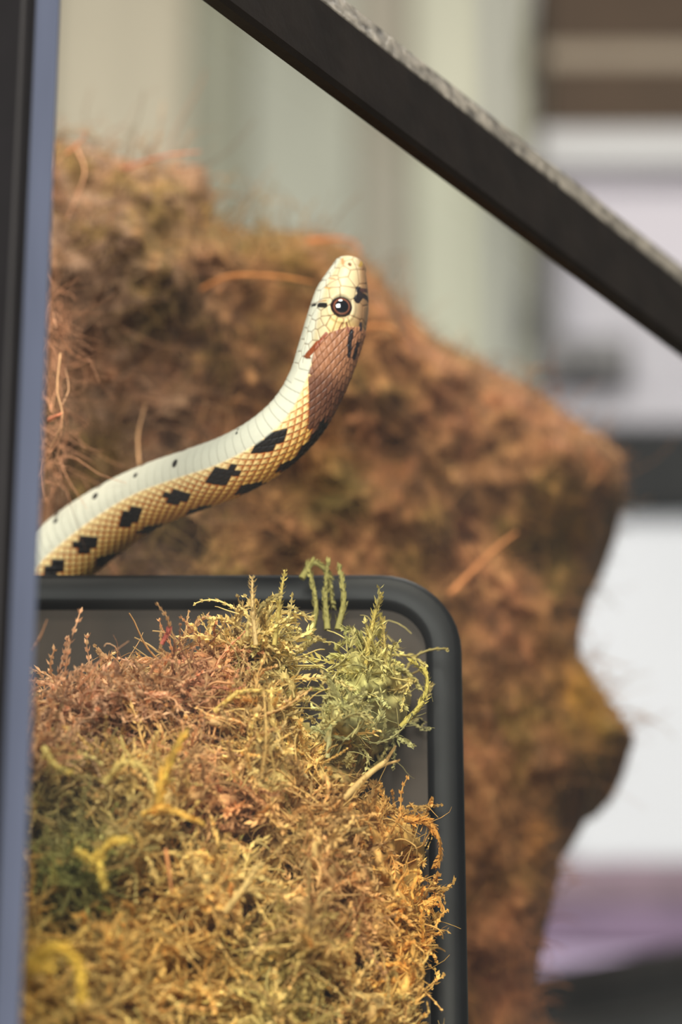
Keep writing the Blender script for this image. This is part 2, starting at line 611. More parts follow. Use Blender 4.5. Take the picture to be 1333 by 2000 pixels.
NT = 400
phi = np.linspace(-math.pi, math.pi, NT, endpoint=False)
S2, PH = np.meshgrid(ss, phi, indexing='ij')
R2 = np.repeat(rad[:, None], NT, 1)
VA = np.repeat(view_ang[:, None], NT, 1)
aph = np.abs(PH)
MM = SC                              # one traced pixel in metres
s_eye, ph_eye, i_eye = skin(663, 618)
s_neck, _, _ = skin(600, 780)
headw = np.clip((S2 - skin(618, 748)[0]) / (skin(650, 650)[0] - skin(618, 748)[0]), 0, 1)

# ---- lattice of the small scales
ROWS = 37.0
DP = math.radians(250) / ROWS
LS = 24.0 * MM
p_ = aph / DP
q_ = S2 / LS
a_ = p_ / 2 + q_
b_ = p_ / 2 - q_
ia, ib = np.floor(a_), np.floor(b_)
fa, fb = a_ - ia - .5, b_ - ib - .5
edge = .5 - np.maximum(np.abs(fa), np.abs(fb))
tloc = fa - fb                       # along the body, + towards the head
wloc = fa + fb
pc = (ia + .5) + (ib + .5)
qc = ((ia + .5) - (ib + .5)) / 2
phc, sc = pc * DP, qc * LS
hsh = (np.sin(ia * 127.1 + ib * 311.7) * 43758.5453)
hsh = hsh - np.floor(hsh)
sm = lambda x: np.clip(x, 0, 1) ** 2 * (3 - 2 * np.clip(x, 0, 1))
h_scale = .00030 * (sm(edge / .13) * .55 + sm(edge / .06) * (.5 - .5 * tloc) * .8 + .45 * np.exp(-(wloc / .12) ** 2) * sm(edge / .1))

# ---- belly scutes
LV = 22.0 * MM
VB = math.radians(124)
qv = S2 / LV + .25 * np.cos((aph - math.pi) * 1.3)
fv = qv - np.floor(qv)
h_vent = .00012 * (1 - fv) * sm(fv / .06)
belly = sm((aph - VB) / math.radians(7) + .5)

pal = lambda *c: lin_arr(c)
cream, straw, orange = pal(246, 222, 164), pal(244, 196, 104), pal(176, 90, 22)
pale = pal(200, 198, 182)
black, brown, tanb = pal(26, 23, 24), pal(94, 58, 44), pal(156, 106, 76)


def mixc(a, b, t):
    return a * (1 - t[..., None]) + b * t[..., None]


side_t = sm((phc - math.radians(60)) / math.radians(60))
base = mixc(np.broadcast_to(straw, S2.shape + (3,)), np.broadcast_to(cream, S2.shape + (3,)), side_t * .9 + .1 * hsh)
rimt = np.clip(sm(1 - edge / .17) * .85 + sm((tloc + .25) / .9) * .8, 0, 1) * (1 - .55 * sm((phc - math.radians(100)) / math.radians(25)))
colr = mixc(base, np.broadcast_to(orange, base.shape), rimt)

# blotches: whole scales are dark
dark = np.zeros(S2.shape)


def blotch(px, py, la, lw, full=False):
    s0, p0, i0 = skin(px, py)
    d = ((sc - s0) / (la * MM)) ** 2 + ((phc - p0) * rad[i0] / (lw * MM)) ** 2
    return (d < 1.0).astype(float)


for px, py, la, lw in ((543, 850, 36, 15), (466, 914, 35, 16), (379, 958, 33, 16), (286, 993, 33, 17), (196, 1042, 32, 18), (131, 1090, 30, 18)):
    dark = np.maximum(dark, blotch(px, py, la, lw))
for px, py, la, lw in ((618, 846, 36, 30), (566, 900, 24, 24), (499, 944, 32, 24), (398, 990, 36, 24), (306, 1024, 34, 24), (215, 1082, 34, 24), (140, 1140, 30, 26)):
    s0, p0, i0 = skin(px, py)
    d = ((sc - s0) / (la * MM)) ** 2
    dark = np.maximum(dark, ((d < 1) & (phc < p0 + math.radians(12) * np.sqrt(np.clip(1 - d, 0, 1)))).astype(float))
# the hidden coils carry the same blotches
hid = S2 < s_start_vis
per_ = (sc / (88 * MM)) % 1.0
dark = np.where(hid, ((np.abs(per_ - .5) < .22) & ((phc < .75) | (np.abs(phc - 1.55) < .2))).astype(float), dark)

# brown nape
nb0 = skin(604, 826)[0]
napel = np.interp(S2, [skin(612, 850)[0], skin(610, 790)[0], skin(618, 748)[0], skin(612, 700)[0] if False else skin(630, 705)[0], skin(648, 655)[0]],
                  [skin(612, 838)[1], skin(606, 790)[1], skin(607, 735)[1], skin(602, 702)[1], skin(625, 672)[1]])
nape = ((phc < napel) & (sc > nb0)).astype(float)
napec = mixc(np.broadcast_to(brown, base.shape), np.broadcast_to(tanb, base.shape), np.clip(sm((S2 - skin(618, 748)[0]) / (40 * MM)) * .8 + .25 * hsh, 0, 1))
colr = mixc(colr, napec, nape)
bl = np.broadcast_to(black, base.shape)
colr = mixc(colr, bl, dark)

# belly colour
vline = sm(1 - np.minimum(fv, 1 - fv) / .035)
vcol = mixc(np.broadcast_to(pale, base.shape), np.broadcast_to(pal(138, 140, 118), base.shape), vline * .38)
for px, py, a1, b1 in ((365, 894, 7, 11), (284, 917, 5, 7), (203, 955, 7, 9), (120, 1004, 6, 9), (473, 836, 3.5, 5)):
    s0, p0, i0 = skin(px, py)
    d = ((S2 - s0) / (a1 * MM)) ** 2 + ((aph - p0) * rad[i0] / (b1 * MM)) ** 2
    vcol = mixc(vcol, bl, sm((1.25 - d) / .5))
colr = mixc(colr, vcol, belly)
hgt = h_scale * (1 - belly) + h_vent * belly

# ---- head plates: hand-placed plates, seams half way between neighbours
Z = lambda x, y: (540 + x / 6.06, 480 + y / 6.06)
seeds = [(715, 262), (655, 368), (625, 465), (660, 545), (545, 655), (530, 790), (455, 885), (400, 1000), (365, 1130), (330, 1270), (300, 1400),
         (660, 640), (790, 390), (800, 500), (800, 640), (860, 290), (830, 170), (960, 250), (900, 430), (1000, 430), (1060, 360), (1030, 560), (760, 840), (1000, 700),
         (930, 860), (1040, 860), (620, 1000), (560, 960), (720, 1040), (800, 1060), (560, 880), (480, 1000), (520, 1085), (440, 1110), (420, 1230),
         (900, 1010), (990, 1040), (1060, 1000), (640, 300), (585, 400), (520, 500), (450, 660), (400, 800), (345, 930), (300, 1060), (265, 1190), (240, 1330), (210, 1450),
         (420, 620), (350, 780), (290, 940), (240, 1080), (200, 1220), (165, 1360)]
sd = np.array([skin(*Z(*z))[:2] for z in seeds])
hm = S2 > skin(600, 760)[0]
rows_h = np.where(hm.any(1))[0]
sub = slice(rows_h[0], None)
Rr = np.maximum(R2[sub], .0035)
x1 = S2[sub] / MM
d_all = np.full((2,) + x1.shape, 1e9)
idm = np.zeros(x1.shape, int)
for k, (s0, p0) in enumerate(sd):
    d = np.hypot(x1 - s0 / MM, (aph[sub] - p0) * Rr / MM)
    nearer = d < d_all[0]
    d_all[1] = np.where(nearer, d_all[0], np.minimum(d_all[1], d))
    idm = np.where(nearer, k, idm)
    d_all[0] = np.where(nearer, d, d_all[0])
seam = d_all[1] - d_all[0]
# where the plates give way to small scales: a curve from the jaw corner to behind the eye
bx = [skin(560, 760)[1], skin(588, 706)[1], skin(612, 684)[1], skin(640, 662)[1], skin(672, 652)[1], skin(700, 648)[1]]
by = [skin(560, 760)[0], skin(588, 706)[0], skin(612, 684)[0], skin(640, 662)[0], skin(672, 652)[0], skin(700, 648)[0]]
o_ = np.argsort(bx)
sbound = np.interp(aph[sub], np.array(bx)[o_], np.array(by)[o_])
plate = sm((S2[sub] - sbound) / ((3 + 26 * sm((aph[sub] - VB + .1) / .2)) * MM) + .5)
ivory, yel, topb = pal(190, 174, 138), pal(198, 166, 100), pal(132, 90, 58)
th = sm((math.radians(80) - aph[sub]) / math.radians(34))
py_ = sm((s_eye - S2[sub]) / (30 * MM)) * sm((math.radians(118) - aph[sub]) / math.radians(18))
hc = mixc(np.broadcast_to(ivory, x1.shape + (3,)), np.broadcast_to(yel, x1.shape + (3,)), py_ * .8)
hc = mixc(hc, np.broadcast_to(topb, hc.shape), th * .85)
hc = mixc(hc, np.broadcast_to(pale, hc.shape), sm((aph[sub] - VB) / .3))
vr = ((idm * 37) % 11) / 11.0
hc = hc * (0.94 + .1 * vr)[..., None]
sl = sm(1 - seam / 2.8)
hc = mixc(hc, np.broadcast_to(pal(104, 70, 42), hc.shape), sl * .8)
hh = .00016 * sm(seam / 3.2)


def capsule(pts, r0, soft=1.0):
    """distance mask round a traced polyline on the skin"""
    best = np.full(x1.shape, 1e9)
    sp = [skin(*p)[:2] for p in pts]
    for (sa, pa), (sb_, pb) in zip(sp[:-1], sp[1:]):
        ax, ay = sa / MM, pa * Rr / MM
        bx_, by_ = sb_ / MM, pb * Rr / MM
        X, Yv = x1, aph[sub] * Rr / MM
        dx, dy = bx_ - ax, by_ - ay
        t = np.clip(((X - ax) * dx + (Yv - ay) * dy) / (dx * dx + dy * dy + 1e-9), 0, 1)
        best = np.minimum(best, np.hypot(X - ax - t * dx, Yv - ay - t * dy))
    return sm((r0 + soft / 2 - best) / soft)


colh = mixc(colr[sub], hc, plate)
hgh = hgt[sub] * (1 - plate) + hh * plate
lipm = capsule([(649, 529), (629, 557), (618, 579), (613, 605), (601, 635), (594, 675), (588, 711)], .9, 1.6)
colh = mixc(colh, np.broadcast_to(pal(90, 78, 62), colh.shape), lipm * .85)
hgh = hgh - .00022 * lipm
marks = [
    ([(606, 603), (613, 606)], 3.2, (24, 20, 20)), ([(620, 609), (632, 613)], 5.2, (26, 20, 18)),
    ([(618, 602), (634, 605)], 1.2, (150, 100, 50)),
    ([(697, 578), (700, 590), (693, 602)], 8.0, (28, 22, 26)), ([(700, 588), (717, 590)], 8.0, (34, 26, 28)), ([(702, 577), (716, 572)], 5.0, (70, 44, 40)),
    ([(720, 588), (723, 604)], 3.0, (30, 24, 26)),
    ([(598, 699), (610, 688), (618, 680)], 6.0, (128, 62, 30)), ([(618, 680), (626, 672), (634, 664)], 3.5, (128, 62, 30)), ([(592, 699), (604, 703)], 2.2, (120, 66, 36)),
    ([(682, 660), (678, 680), (678, 700)], 5.0, (34, 28, 32)), ([(700, 644), (700, 652)], 4.5, (44, 38, 46)), ([(694, 680), (688, 702)], 6.0, (34, 28, 32)), ([(702, 668), (694, 684)], 2.6, (60, 44, 40)),
    ([(664, 645), (654, 664)], 1.4, (120, 62, 40)), ([(672, 645), (676, 660)], 1.6, (110, 54, 44)),
    ([(668, 514), (667, 526)], 2.4, (186, 130, 84)), ([(640, 552), (652, 557)], 1.3, (176, 116, 78)), ([(632, 575), (642, 580)], 1.5, (190, 140, 66)), ([(704, 518), (700, 528)], 3.2, (150, 120, 60)),
]
for pts, r0, c in marks:
    colh = mixc(colh, np.broadcast_to(pal(*c), colh.shape), capsule(pts, r0, 1.6))
# nostril
nos = capsule([(680.5, 527), (681.5, 528)], 3.0, 2.5)
colh = mixc(colh, np.broadcast_to(pal(120, 66, 44), colh.shape), nos)
hgh = hgh - .0005 * nos
# eye socket ridge
de = np.hypot(x1 - s_eye / MM, (aph[sub] - ph_eye) * Rr / MM)
hgh = hgh + .00018 * np.exp(-((de - 27) / 3.0) ** 2) - .0004 * sm((24 - de) / 6)
colr = colr.copy()
colr[sub] = colh
hgt[sub] = hgh
endf = np.clip((s_head_end - S2) / (6 * MM), 0, 1)
hgt *= endf * np.clip(R2 / .004, 0, 1)

# cross-section: the belly is flattened, the head a little broader than high with a ridge over the eye
cs, sn = np.cos(PH), np.sin(PH)
wide = 1 + headw * .06 * np.sin(np.clip((s_head_end - S2) / (s_head_end - s_neck), 0, 1) * math.pi)
flat = 1 - .06 * sm((-cs - .4) / .6)
brow = 1 + headw * .03 * np.exp(-((aph - math.radians(50)) / .3) ** 2)
rr = (R2 * flat * brow + hgt)
V = cen[:, None, :3] + dor[:, None, :] * (rr * cs)[..., None] + lat[:, None, :] * (rr * sn * wide)[..., None]
NSs = len(ss)
V = V.reshape(-1, 3)
idx = np.arange(NSs * NT).reshape(NSs, NT)
ix2 = np.roll(idx, -1, axis=1)
F = np.stack((idx[:-1], ix2[:-1], ix2[1:], idx[1:]), -1).reshape(-1, 4)
if FLIP:
    F = F[:, ::-1]
# make sure the faces look outwards
f0 = F[(mid * NT + NT // 4)]
nrm = np.cross(V[f0[1]] - V[f0[0]], V[f0[2]] - V[f0[0]])
if nrm @ (V[f0[0]] - cen[mid, :3]) < 0:
    F = F[:, ::-1]
snake = empty('snake')
tag(snake, 'cream and yellow snake with black blotches raising its head over the hide box', 'snake')
mat_snake = mat_attr('snake_skin', 0.40, 0.32, noise=0.04, scale=1500)
body = mesh_obj('body', V, F, mat_snake, snake, colr.reshape(-1, 3))


# eyes
def eye_mat():
    m = bpy.data.materials.new('snake_eye')
    m.use_nodes = True
    nt = m.node_tree
    b = nt.nodes['Principled BSDF']
    b.inputs['Roughness'].default_value = 0.06
    b.inputs['Coat Weight'].default_value = 1.0
    a = nt.nodes.new('ShaderNodeAttribute')
    a.attribute_name = 'Col'
    nt.links.new(a.outputs['Color'], b.inputs['Base Color'])
    return m


EM = eye_mat()
for sgn in (1, -1):
    cE, dE, lE, tE = cen[i_eye, :3], dor[i_eye], lat[i_eye] * sgn, tan[i_eye]
    nrmE = dE * math.cos(ph_eye) + lE * math.sin(ph_eye)
    upE = np.cross(nrmE, tE)
    ER = 24.5 * MM
    posE = cE + nrmE * (rad[i_eye] * 1.04 - .0011)
    ev, ec, ef = [], [], []
    NR, NA = 28, 48
    for i in range(NR + 1):
        th_ = math.pi * i / NR
        for j in range(NA):
            al = 2 * math.pi * j / NA
            rr_ = math.sin(th_) * ER
            ev.append(posE + nrmE * math.cos(th_) * ER * .62 + (tE * math.cos(al) + upE * math.sin(al)) * rr_)
            f_ = math.sin(th_) if th_ < math.pi / 2 else 1
            if f_ < .56:
                c = (8, 9, 16)
            elif f_ < .63:
                c = (132, 78, 58)
            elif f_ < .80:
                c = (46, 20, 14)
            else:
                c = (16, 12, 12)
            ec.append(lin(c))
    for i in range(NR):
        for j in range(NA):
            ef.append((i * NA + j, i * NA + (j + 1) % NA, (i + 1) * NA + (j + 1) % NA, (i + 1) * NA + j))
    mesh_obj('eye', np.array(ev), np.array(ef), EM, snake, np.array(ec))['label'] = 'round dark eye with a copper ring'


# ------------------------------------------------------------------ strands: batches of thin tapering tubes and leaflets
def frames(T):
    ref = np.where(np.abs(T[..., 2:3]) > .9, np.array((1.0, 0, 0)), np.array((0, 0, 1.0)))
    Aq = np.cross(T, ref)
    Aq /= np.linalg.norm(Aq, axis=-1)[..., None] + 1e-12
    return Aq, np.cross(T, Aq)


def tubes(P, r, sides=3):
    """P (N,K,3) polylines, r (N,K) radii -> verts, quads"""
    N, K, _ = P.shape
    T = np.gradient(P, axis=1)
    T /= np.linalg.norm(T, axis=-1)[..., None] + 1e-12
    Aq, Bq = frames(T)
    ang = np.arange(sides) * 2 * math.pi / sides
    V = P[:, :, None] + r[:, :, None, None] * (Aq[:, :, None] * np.cos(ang)[None, None, :, None] + Bq[:, :, None] * np.sin(ang)[None, None, :, None])
    idx = np.arange(N * K * sides).reshape(N, K, sides)
    nx = np.roll(idx, -1, axis=2)
    F = np.stack((idx[:, :-1], nx[:, :-1], nx[:, 1:], idx[:, 1:]), -1).reshape(-1, 4)
    return V.reshape(-1, 3), F


def wander(root, d0, length, K, curl, rs, droop=0.0):
    """curving polylines from roots"""
    N = len(root)
    P = np.zeros((N, K, 3))
    P[:, 0] = root
    d = d0 / np.linalg.norm(d0, axis=1)[:, None]
    bend = rs.normal(size=(N, 3))
    for k in range(1, K):
        bend = .75 * bend + .5 * rs.normal(size=(N, 3))
        d = d + curl * bend + np.array((0, 0, -droop))
        d /= np.linalg.norm(d, axis=1)[:, None]
        P[:, k] = P[:, k - 1] + d * (length / (K - 1))[:, None]
    return P


def leaflets(P, ll, lw, rs, per=2, spread=.9):
    """narrow pointed blades along polylines; returns verts, quads"""
    N, K, _ = P.shape
    T = np.gradient(P, axis=1)
    T /= np.linalg.norm(T, axis=-1)[..., None] + 1e-12
    Aq, Bq = frames(T)
    VV = []
    for k in range(1, K):
        for q in range(per):
            al = rs.random(N) * .9 + q * 2 * math.pi / per + k * .6
            o = Aq[:, k] * np.cos(al)[:, None] + Bq[:, k] * np.sin(al)[:, None]
            d = T[:, k] * (.55 + .5 * rs.random(N))[:, None] + o * spread
            d /= np.linalg.norm(d, axis=1)[:, None]
            wv = np.cross(d, o + .3 * rs.normal(size=(N, 3)))
            wv /= np.linalg.norm(wv, axis=1)[:, None] + 1e-9
            L = ll * (.6 + .7 * rs.random(N)) * (1 - .45 * (k / K))
            b0 = P[:, k]
            md = b0 + d * (L * .5)[:, None] + T[:, k] * (L * .06)[:, None]
            tip = b0 + d * L[:, None] + T[:, k] * (L * .28)[:, None]
            VV.append(np.stack((b0, md + wv * lw[:, None], tip, md - wv * lw[:, None]), 1))
    V = np.stack(VV, 1)             # N, M, 4, 3
    Mq = V.shape[1]
    F = np.arange(N * Mq * 4).reshape(-1, 4)
    return V.reshape(-1, 3), F, Mq


def pillow(poly, yfront, thick, step, noise_amp, noise_scale, edge_px, ymax=None):
    """closed lumpy body whose outline was traced; yfront(px,py) gives its real distance"""
    poly = np.array(poly, float)
    x0, y0 = poly.min(0)
    x1_, y1_ = poly.max(0)
    gx = np.arange(x0, x1_ + step, step)
    gy = np.arange(y0, y1_ + step, step)
    GX, GY = np.meshgrid(gx, gy, indexing='ij')
    ins = np.zeros(GX.shape, bool)
    dist = np.full(GX.shape, 1e9)
    npts = len(poly)
    for i in range(npts):
        ax, ay = poly[i]
        bx_, by_ = poly[(i + 1) % npts]
        cond = ((ay > GY) != (by_ > GY))
        with np.errstate(divide='ignore', invalid='ignore'):
            xi = (bx_ - ax) * (GY - ay) / (by_ - ay if by_ != ay else 1e-9) + ax
        ins ^= cond & (GX < xi)
        dx, dy = bx_ - ax, by_ - ay
        t = np.clip(((GX - ax) * dx + (GY - ay) * dy) / (dx * dx + dy * dy + 1e-9), 0, 1)
        dist = np.minimum(dist, np.hypot(GX - ax - t * dx, GY - ay - t * dy))
    keep = np.where(ins, -1, -1)
    ids = np.flatnonzero(ins)
    remap = -np.ones(GX.size, int)
    remap[ids] = np.arange(len(ids))
    px, py, di = GX.ravel()[ids], GY.ravel()[ids], dist.ravel()[ids]
    e = np.sqrt(np.clip(di / edge_px, 0, 1) * (2 - np.clip(di / edge_px, 0, 1)))
    yc = yfront(px, py)
    th_ = thick(px, py) if callable(thick) else np.full(px.shape, thick)
    Pm = at_arr(px, py, yc)
    nz = fbm(Pm * noise_scale, 5) - .5
    yf = yc + th_ * .5 * (1 - e) + noise_amp * nz * e
    yb = yc + th_ * .5 + th_ * .5 * e
    if ymax is not None:
        yb = np.minimum(yb, ymax)
        yf = np.minimum(yf, yb - .0005)
    Vf = at_arr(px, py, yf)
    # the back repeats the front's real x and z, moved straight back
    Vb = Vf.copy()
    Vb[:, 1] = np.maximum(yb, Vf[:, 1] + .0005)
    nI, nJ = GX.shape
    g = remap.reshape(nI, nJ)
    q_ = np.stack((g[:-1, :-1], g[1:, :-1], g[1:, 1:], g[:-1, 1:]), -1).reshape(-1, 4)
    q_ = q_[(q_ >= 0).all(1)]
    ed = np.concatenate([q_[:, [k, (k + 1) % 4]] for k in range(4)])
    key = np.sort(ed, 1)
    _, inv, cnt = np.unique(key, axis=0, return_inverse=True, return_counts=True)
    be = ed[cnt[inv.ravel()] == 1]
    nV = len(ids)
    side = np.stack((be[:, 1], be[:, 0], be[:, 0] + nV, be[:, 1] + nV), -1)
    Fq = np.concatenate((q_[:, ::-1][:, ::-1], q_[:, ::-1] + nV, side))
    return np.concatenate((Vf, Vb)), Fq, px, py, Vf


# ------------------------------------------------------------------ coconut-fibre mound behind the snake
coir_poly = [(40, 275), (150, 268), (240, 305), (330, 318), (392, 318), (412, 350), (420, 425), (480, 446), (560, 448), (640, 462), (700, 484), (742, 528),
             (786, 592), (846, 648), (926, 690), (1006, 738), (1070, 772), (1112, 808), (1186, 848), (1226, 896), (1230, 955), (1190, 1030), (1168, 1110),
             (1140, 1200), (1138, 1270), (1172, 1330), (1222, 1396), (1246, 1440), (1196, 1470), (1156, 1530), (1098, 1560), (1100, 1680), (1072, 1800), (1052, 1900),
             (1048, 2000), (1060, 3000), (1080, 3960), (30, 3960)]


def coir_y(px, py):
    y = np.interp(px, [40, 100, 200, 400, 700, 1200], [.892, .895, .910, .925, .945, 1.02])
    y = y - .022 * np.exp(-(((px - 270) / 150) ** 2 + ((py - 480) / 170) ** 2))
    y = y - .018 * np.exp(-(((px - 1120) / 90) ** 2 + ((py - 900) / 130) ** 2))
    return np.maximum(y, .86 + .085 * np.clip((py - 1050) / 150, 0, 1))


V, F, cx, cy, CF = pillow(coir_poly, coir_y, .11, 8.0, .060, 60.0, 75)
coir = empty('coir_mound')
tag(coir, 'tall mound of rusty brown coconut fibre banked behind the snake', 'fibre mound', kind='stuff')


def coir_color(P, px, py, n_):
    a1 = fbm(P * 55 + 3.1, 3)
    a2 = fbm(P * 130 + 9.7, 3)
    c = np.array((150, 102, 62.0)) * np.ones((len(P), 1))
    left = np.clip((480 - px) / 160, 0, 1)[:, None]
    c = c * (1 - left) + np.array((160, 124, 100.0)) * left
    g = np.clip((a1 - .56) / .12, 0, 1)[:, None] * .75
    c = c * (1 - g) + np.array((118, 92, 40.0)) * g
    o = np.clip((.46 - a1) / .12, 0, 1)[:, None] * .7
    c = c * (1 - o) + np.array((174, 110, 74.0)) * o
    d = np.clip((a2 - .58) / .1, 0, 1)[:, None] * .7
    c = c * (1 - d) + np.array((92, 62, 40.0)) * d
    l = np.clip((.40 - a2) / .1, 0, 1)[:, None] * .6
    c = c * (1 - l) + np.array((198, 142, 92.0)) * l
    for (x, y, rx, ry, cc, k) in ((645, 960, 70, 90, (96, 92, 40), .7), (1140, 1360, 50, 100, (176, 124, 28), .7), (1090, 1000, 60, 50, (160, 112, 34), .6), (520, 470, 90, 40, (112, 92, 36), .6),
                                  (1080, 1640, 50, 80, (168, 104, 34), .7), (600, 900, 60, 60, (186, 112, 66), .6), (990, 1900, 120, 200, (184, 108, 66), .6)):
        wq = (np.exp(-(((px - x) / rx) ** 2 + ((py - y) / ry) ** 2)) * k)[:, None]
        c = c * (1 - wq) + np.array(cc, float) * wq
    c = c * (1 + .24 * (n_[:, None] - .5)) * np.array((.88, .89, .87))
    return lin_arr(np.clip(c, 0, 255))


cb = coir_color(np.concatenate((CF, CF)), np.tile(cx, 2), np.tile(cy, 2), rng.random(2 * len(CF)) * .3 + .2)
mat_coir = mat_attr('coir_fibre', 0.85, 0.2, translucent=0.0, noise=0.25, scale=260)
o = mesh_obj('packed_fibre', V, F, mat_coir, coir, cb)
show = np.flatnonzero((cy < 2120) | (rng.random(len(cy)) < .2))
N = 15000
pick = rng.choice(show, N)
root = CF[pick] + rng.normal(size=(N, 3)) * .0018
d = rng.normal(size=(N, 3)) * np.array((1, .55, 1)) + np.array((0, -.38, .25))
lenf = (rng.gamma(4.0, .0040, N) + .006) * np.where(cx[pick] > 620, .5, .8)
Pf = wander(root, d, lenf, 7, .34, rng, .04)
r0 = (.00013 + .00022 * rng.random(N))[:, None] * np.linspace(1, .45, 7)[None]
Vt, Ft = tubes(Pf, r0)
ccol = coir_color(root, cx[pick], cy[pick], rng.random(N) * 1.6 - .2)
o = mesh_obj('fibres', Vt, Ft, mat_coir, coir, np.repeat(ccol, 21, 0))
o['kind'] = 'stuff'


def limit_plane(P, margin=.0012):
    """nothing grows through the front pane"""
    dd = (P - A) @ ND
    bad = dd < margin + G
    P[bad] += ND[None] * (margin + G - dd[bad])[:, None]
    over = (P[:, 1] > BOX_Y - .0008) & (P[:, 1] < BOX_Y + .03) & (P[:, 2] < top_z) & (P[:, 0] < xr)
    P[over, 1] = BOX_Y - .0008
    return P


# single long fibres that can be picked out
def strand(name, pts, r, col, parent, m, leaf=None, taper=.35, leafc=None):
    """pts: (px, py, Y)"""
    P = catmull([at(*p) for p in pts], 8)[None]
    K = P.shape[1]
    Vs, Fs = tubes(P, (r * np.linspace(1, taper, K))[None], 5)
    cs_ = np.tile(lin(col), (len(Vs), 1))
    if leaf:
        Lv, Lf, Mq = leaflets(P, np.array([leaf[0]]), np.array([leaf[1]]), rng, leaf[2], leaf[3] if len(leaf) > 3 else .9)
        Fs = np.concatenate((Fs, Lf + len(Vs)))
        Vs = np.concatenate((Vs, Lv))
        lc = np.array(lin(leafc or col))[None] * (1 + .25 * rng.normal(size=(len(Lv) // 4, 1)))
        cs_ = np.concatenate((cs_, np.repeat(np.clip(lc, 0, 1), 4, 0)))
    return mesh_obj(name, limit_plane(Vs), Fs, m, parent, cs_)


for pts, r, c in [
    ([(130, 300, .86), (170, 262, .855), (150, 258, .85)], .0004, (190, 120, 84)), ([(240, 330, .885), (320, 305, .87), (392, 296, .865)], .0006, (178, 112, 84)), ([(150, 290, .86), (165, 340, .85), (130, 430, .85)], .00035, (196, 142, 108)),
    ([(395, 565, .895), (450, 540, .885), (540, 540, .88), (615, 552, .88)], .00075, (190, 122, 66)), ([(118, 690, .80), (112, 760, .80), (122, 820, .80), (96, 880, .81)], .00028, (226, 176, 130)),
    ([(122, 790, .80), (134, 760, .80), (128, 720, .805)], .0002, (222, 172, 132)), ([(90, 900, .81), (118, 850, .80), (120, 800, .80)], .0002, (220, 160, 120)), ([(110, 640, .805), (104, 610, .81), (120, 625, .81)], .00018, (216, 160, 124)),
    ([(95, 820, .81), (112, 812, .80), (124, 806, .80)], .0006, (226, 140, 104)), ([(272, 910, .86), (270, 850, .865), (284, 790, .87)], .0005, (176, 134, 96)), ([(108, 900, .81), (116, 870, .805), (106, 840, .80)], .0002, (216, 164, 124)),
    ([(600, 470, .92), (680, 468, .92), (706, 492, .92)], .0006, (176, 104, 60)), ([(700, 640, .91), (760, 640, .91), (790, 680, .915)], .0007, (182, 118, 66)), ([(880, 1160, .95), (960, 1080, .95), (1010, 1040, .95)], .0009, (190, 124, 76)),
]:
    strand('fibre_strand', pts, r, c, coir, mat_coir)
# loose fibre tuft beside the near glass edge
N = 260
tx, ty = rng.normal(98, 16, N), rng.uniform(560, 960, N)
root = at_arr(tx, ty, .835 + rng.normal(size=N) * .012)
d = rng.normal(size=(N, 3)) * np.array((.7, .8, 1.2)) + np.array((0, -.3, .3))
Pf = wander(root, d, rng.gamma(4, .003, N) + .004, 7, .35, rng, .05)
Vt, Ft = tubes(Pf, (.00008 + .00010 * rng.random(N))[:, None] * np.linspace(1, .5, 7)[None])
cc = lin_arr(np.array((196, 142, 108.0)) * (1 + .2 * rng.normal(size=(N, 1))).clip(.5, 1.25))
o = mesh_obj('loose_fibres', Vt, Ft, mat_coir, coir, np.repeat(cc, 21, 0))
o['kind'] = 'stuff'

# ------------------------------------------------------------------ moss heap in front of the hide box
moss_poly = [(-120, 1430), (40, 1385), (110, 1352), (200, 1318), (260, 1302), (330, 1284), (398, 1262), (440, 1240), (486, 1222), (540, 1226), (570, 1268), (588, 1400), (622, 1420), (640, 1330),
             (676, 1270), (716, 1250), (752, 1262), (790, 1300), (806, 1350), (800, 1410), (756, 1464), (716, 1500), (696, 1570), (742, 1600), (800, 1600),
             (836, 1650), (822, 1724), (838, 1800), (834, 1900), (812, 2050), (806, 2700), (800, 3960), (-160, 3960)]


def front_plane_y(px, py):
    d = FWD[None] + np.array((1.0, 0, 0))[None] * ((px - 666.5) / FPX)[:, None] + UPV[None] * ((1000.0 - py) / FPX)[:, None]
    t = ((A - CAM) @ ND) / (d @ ND)
    return t * d[:, 1]


def moss_y(px, py):
    y = np.interp(px, [-120, 60, 300, 600, 720, 860], [.728, .749, .763, .774, .788, .803])
    y = y + .022 * np.clip((1480 - py) / 250, 0, 1) * np.clip((620 - px) / 300, 0, 1)
    y = y - .030 * np.clip((py - 1700) / 350, 0, 1.4) * np.clip((330 - px) / 330, 0, 1.2)
    return np.maximum(y, front_plane_y(px, py) + .012)


PITS = ((455, 1640, 46, 34), (588, 1300, 30, 130), (600, 1440, 40, 34), (118, 1800, 60, 46), (480, 1790, 40, 26), (250, 1740, 50, 30), (350, 1620, 26, 26), (800, 1700, 26, 46), (640, 1560, 40, 22), (60, 1640, 40, 40),
        (560, 1720, 40, 26), (410, 1440, 34, 24), (700, 1480, 50, 26), (360, 1900, 34, 24), (230, 1480, 34, 22), (700, 1900, 40, 34))


def moss_y_pits(px, py):
    y = moss_y(px, py)
    for x, yy, rx, ry in PITS:
        y = y + .020 * np.exp(-(((px - x) / rx) ** 2 + ((py - yy) / ry) ** 2))
    return y


V, F, mx_, my_, MF = pillow(moss_poly, moss_y_pits, lambda px, py: np.full(px.shape, .05), 9.0, .055, 95.0, 45, ymax=BOX_Y - .001)
moss = empty('moss_heap')
tag(moss, 'heap of golden and green dried moss piled against the front of the hide box', 'moss', kind='stuff')


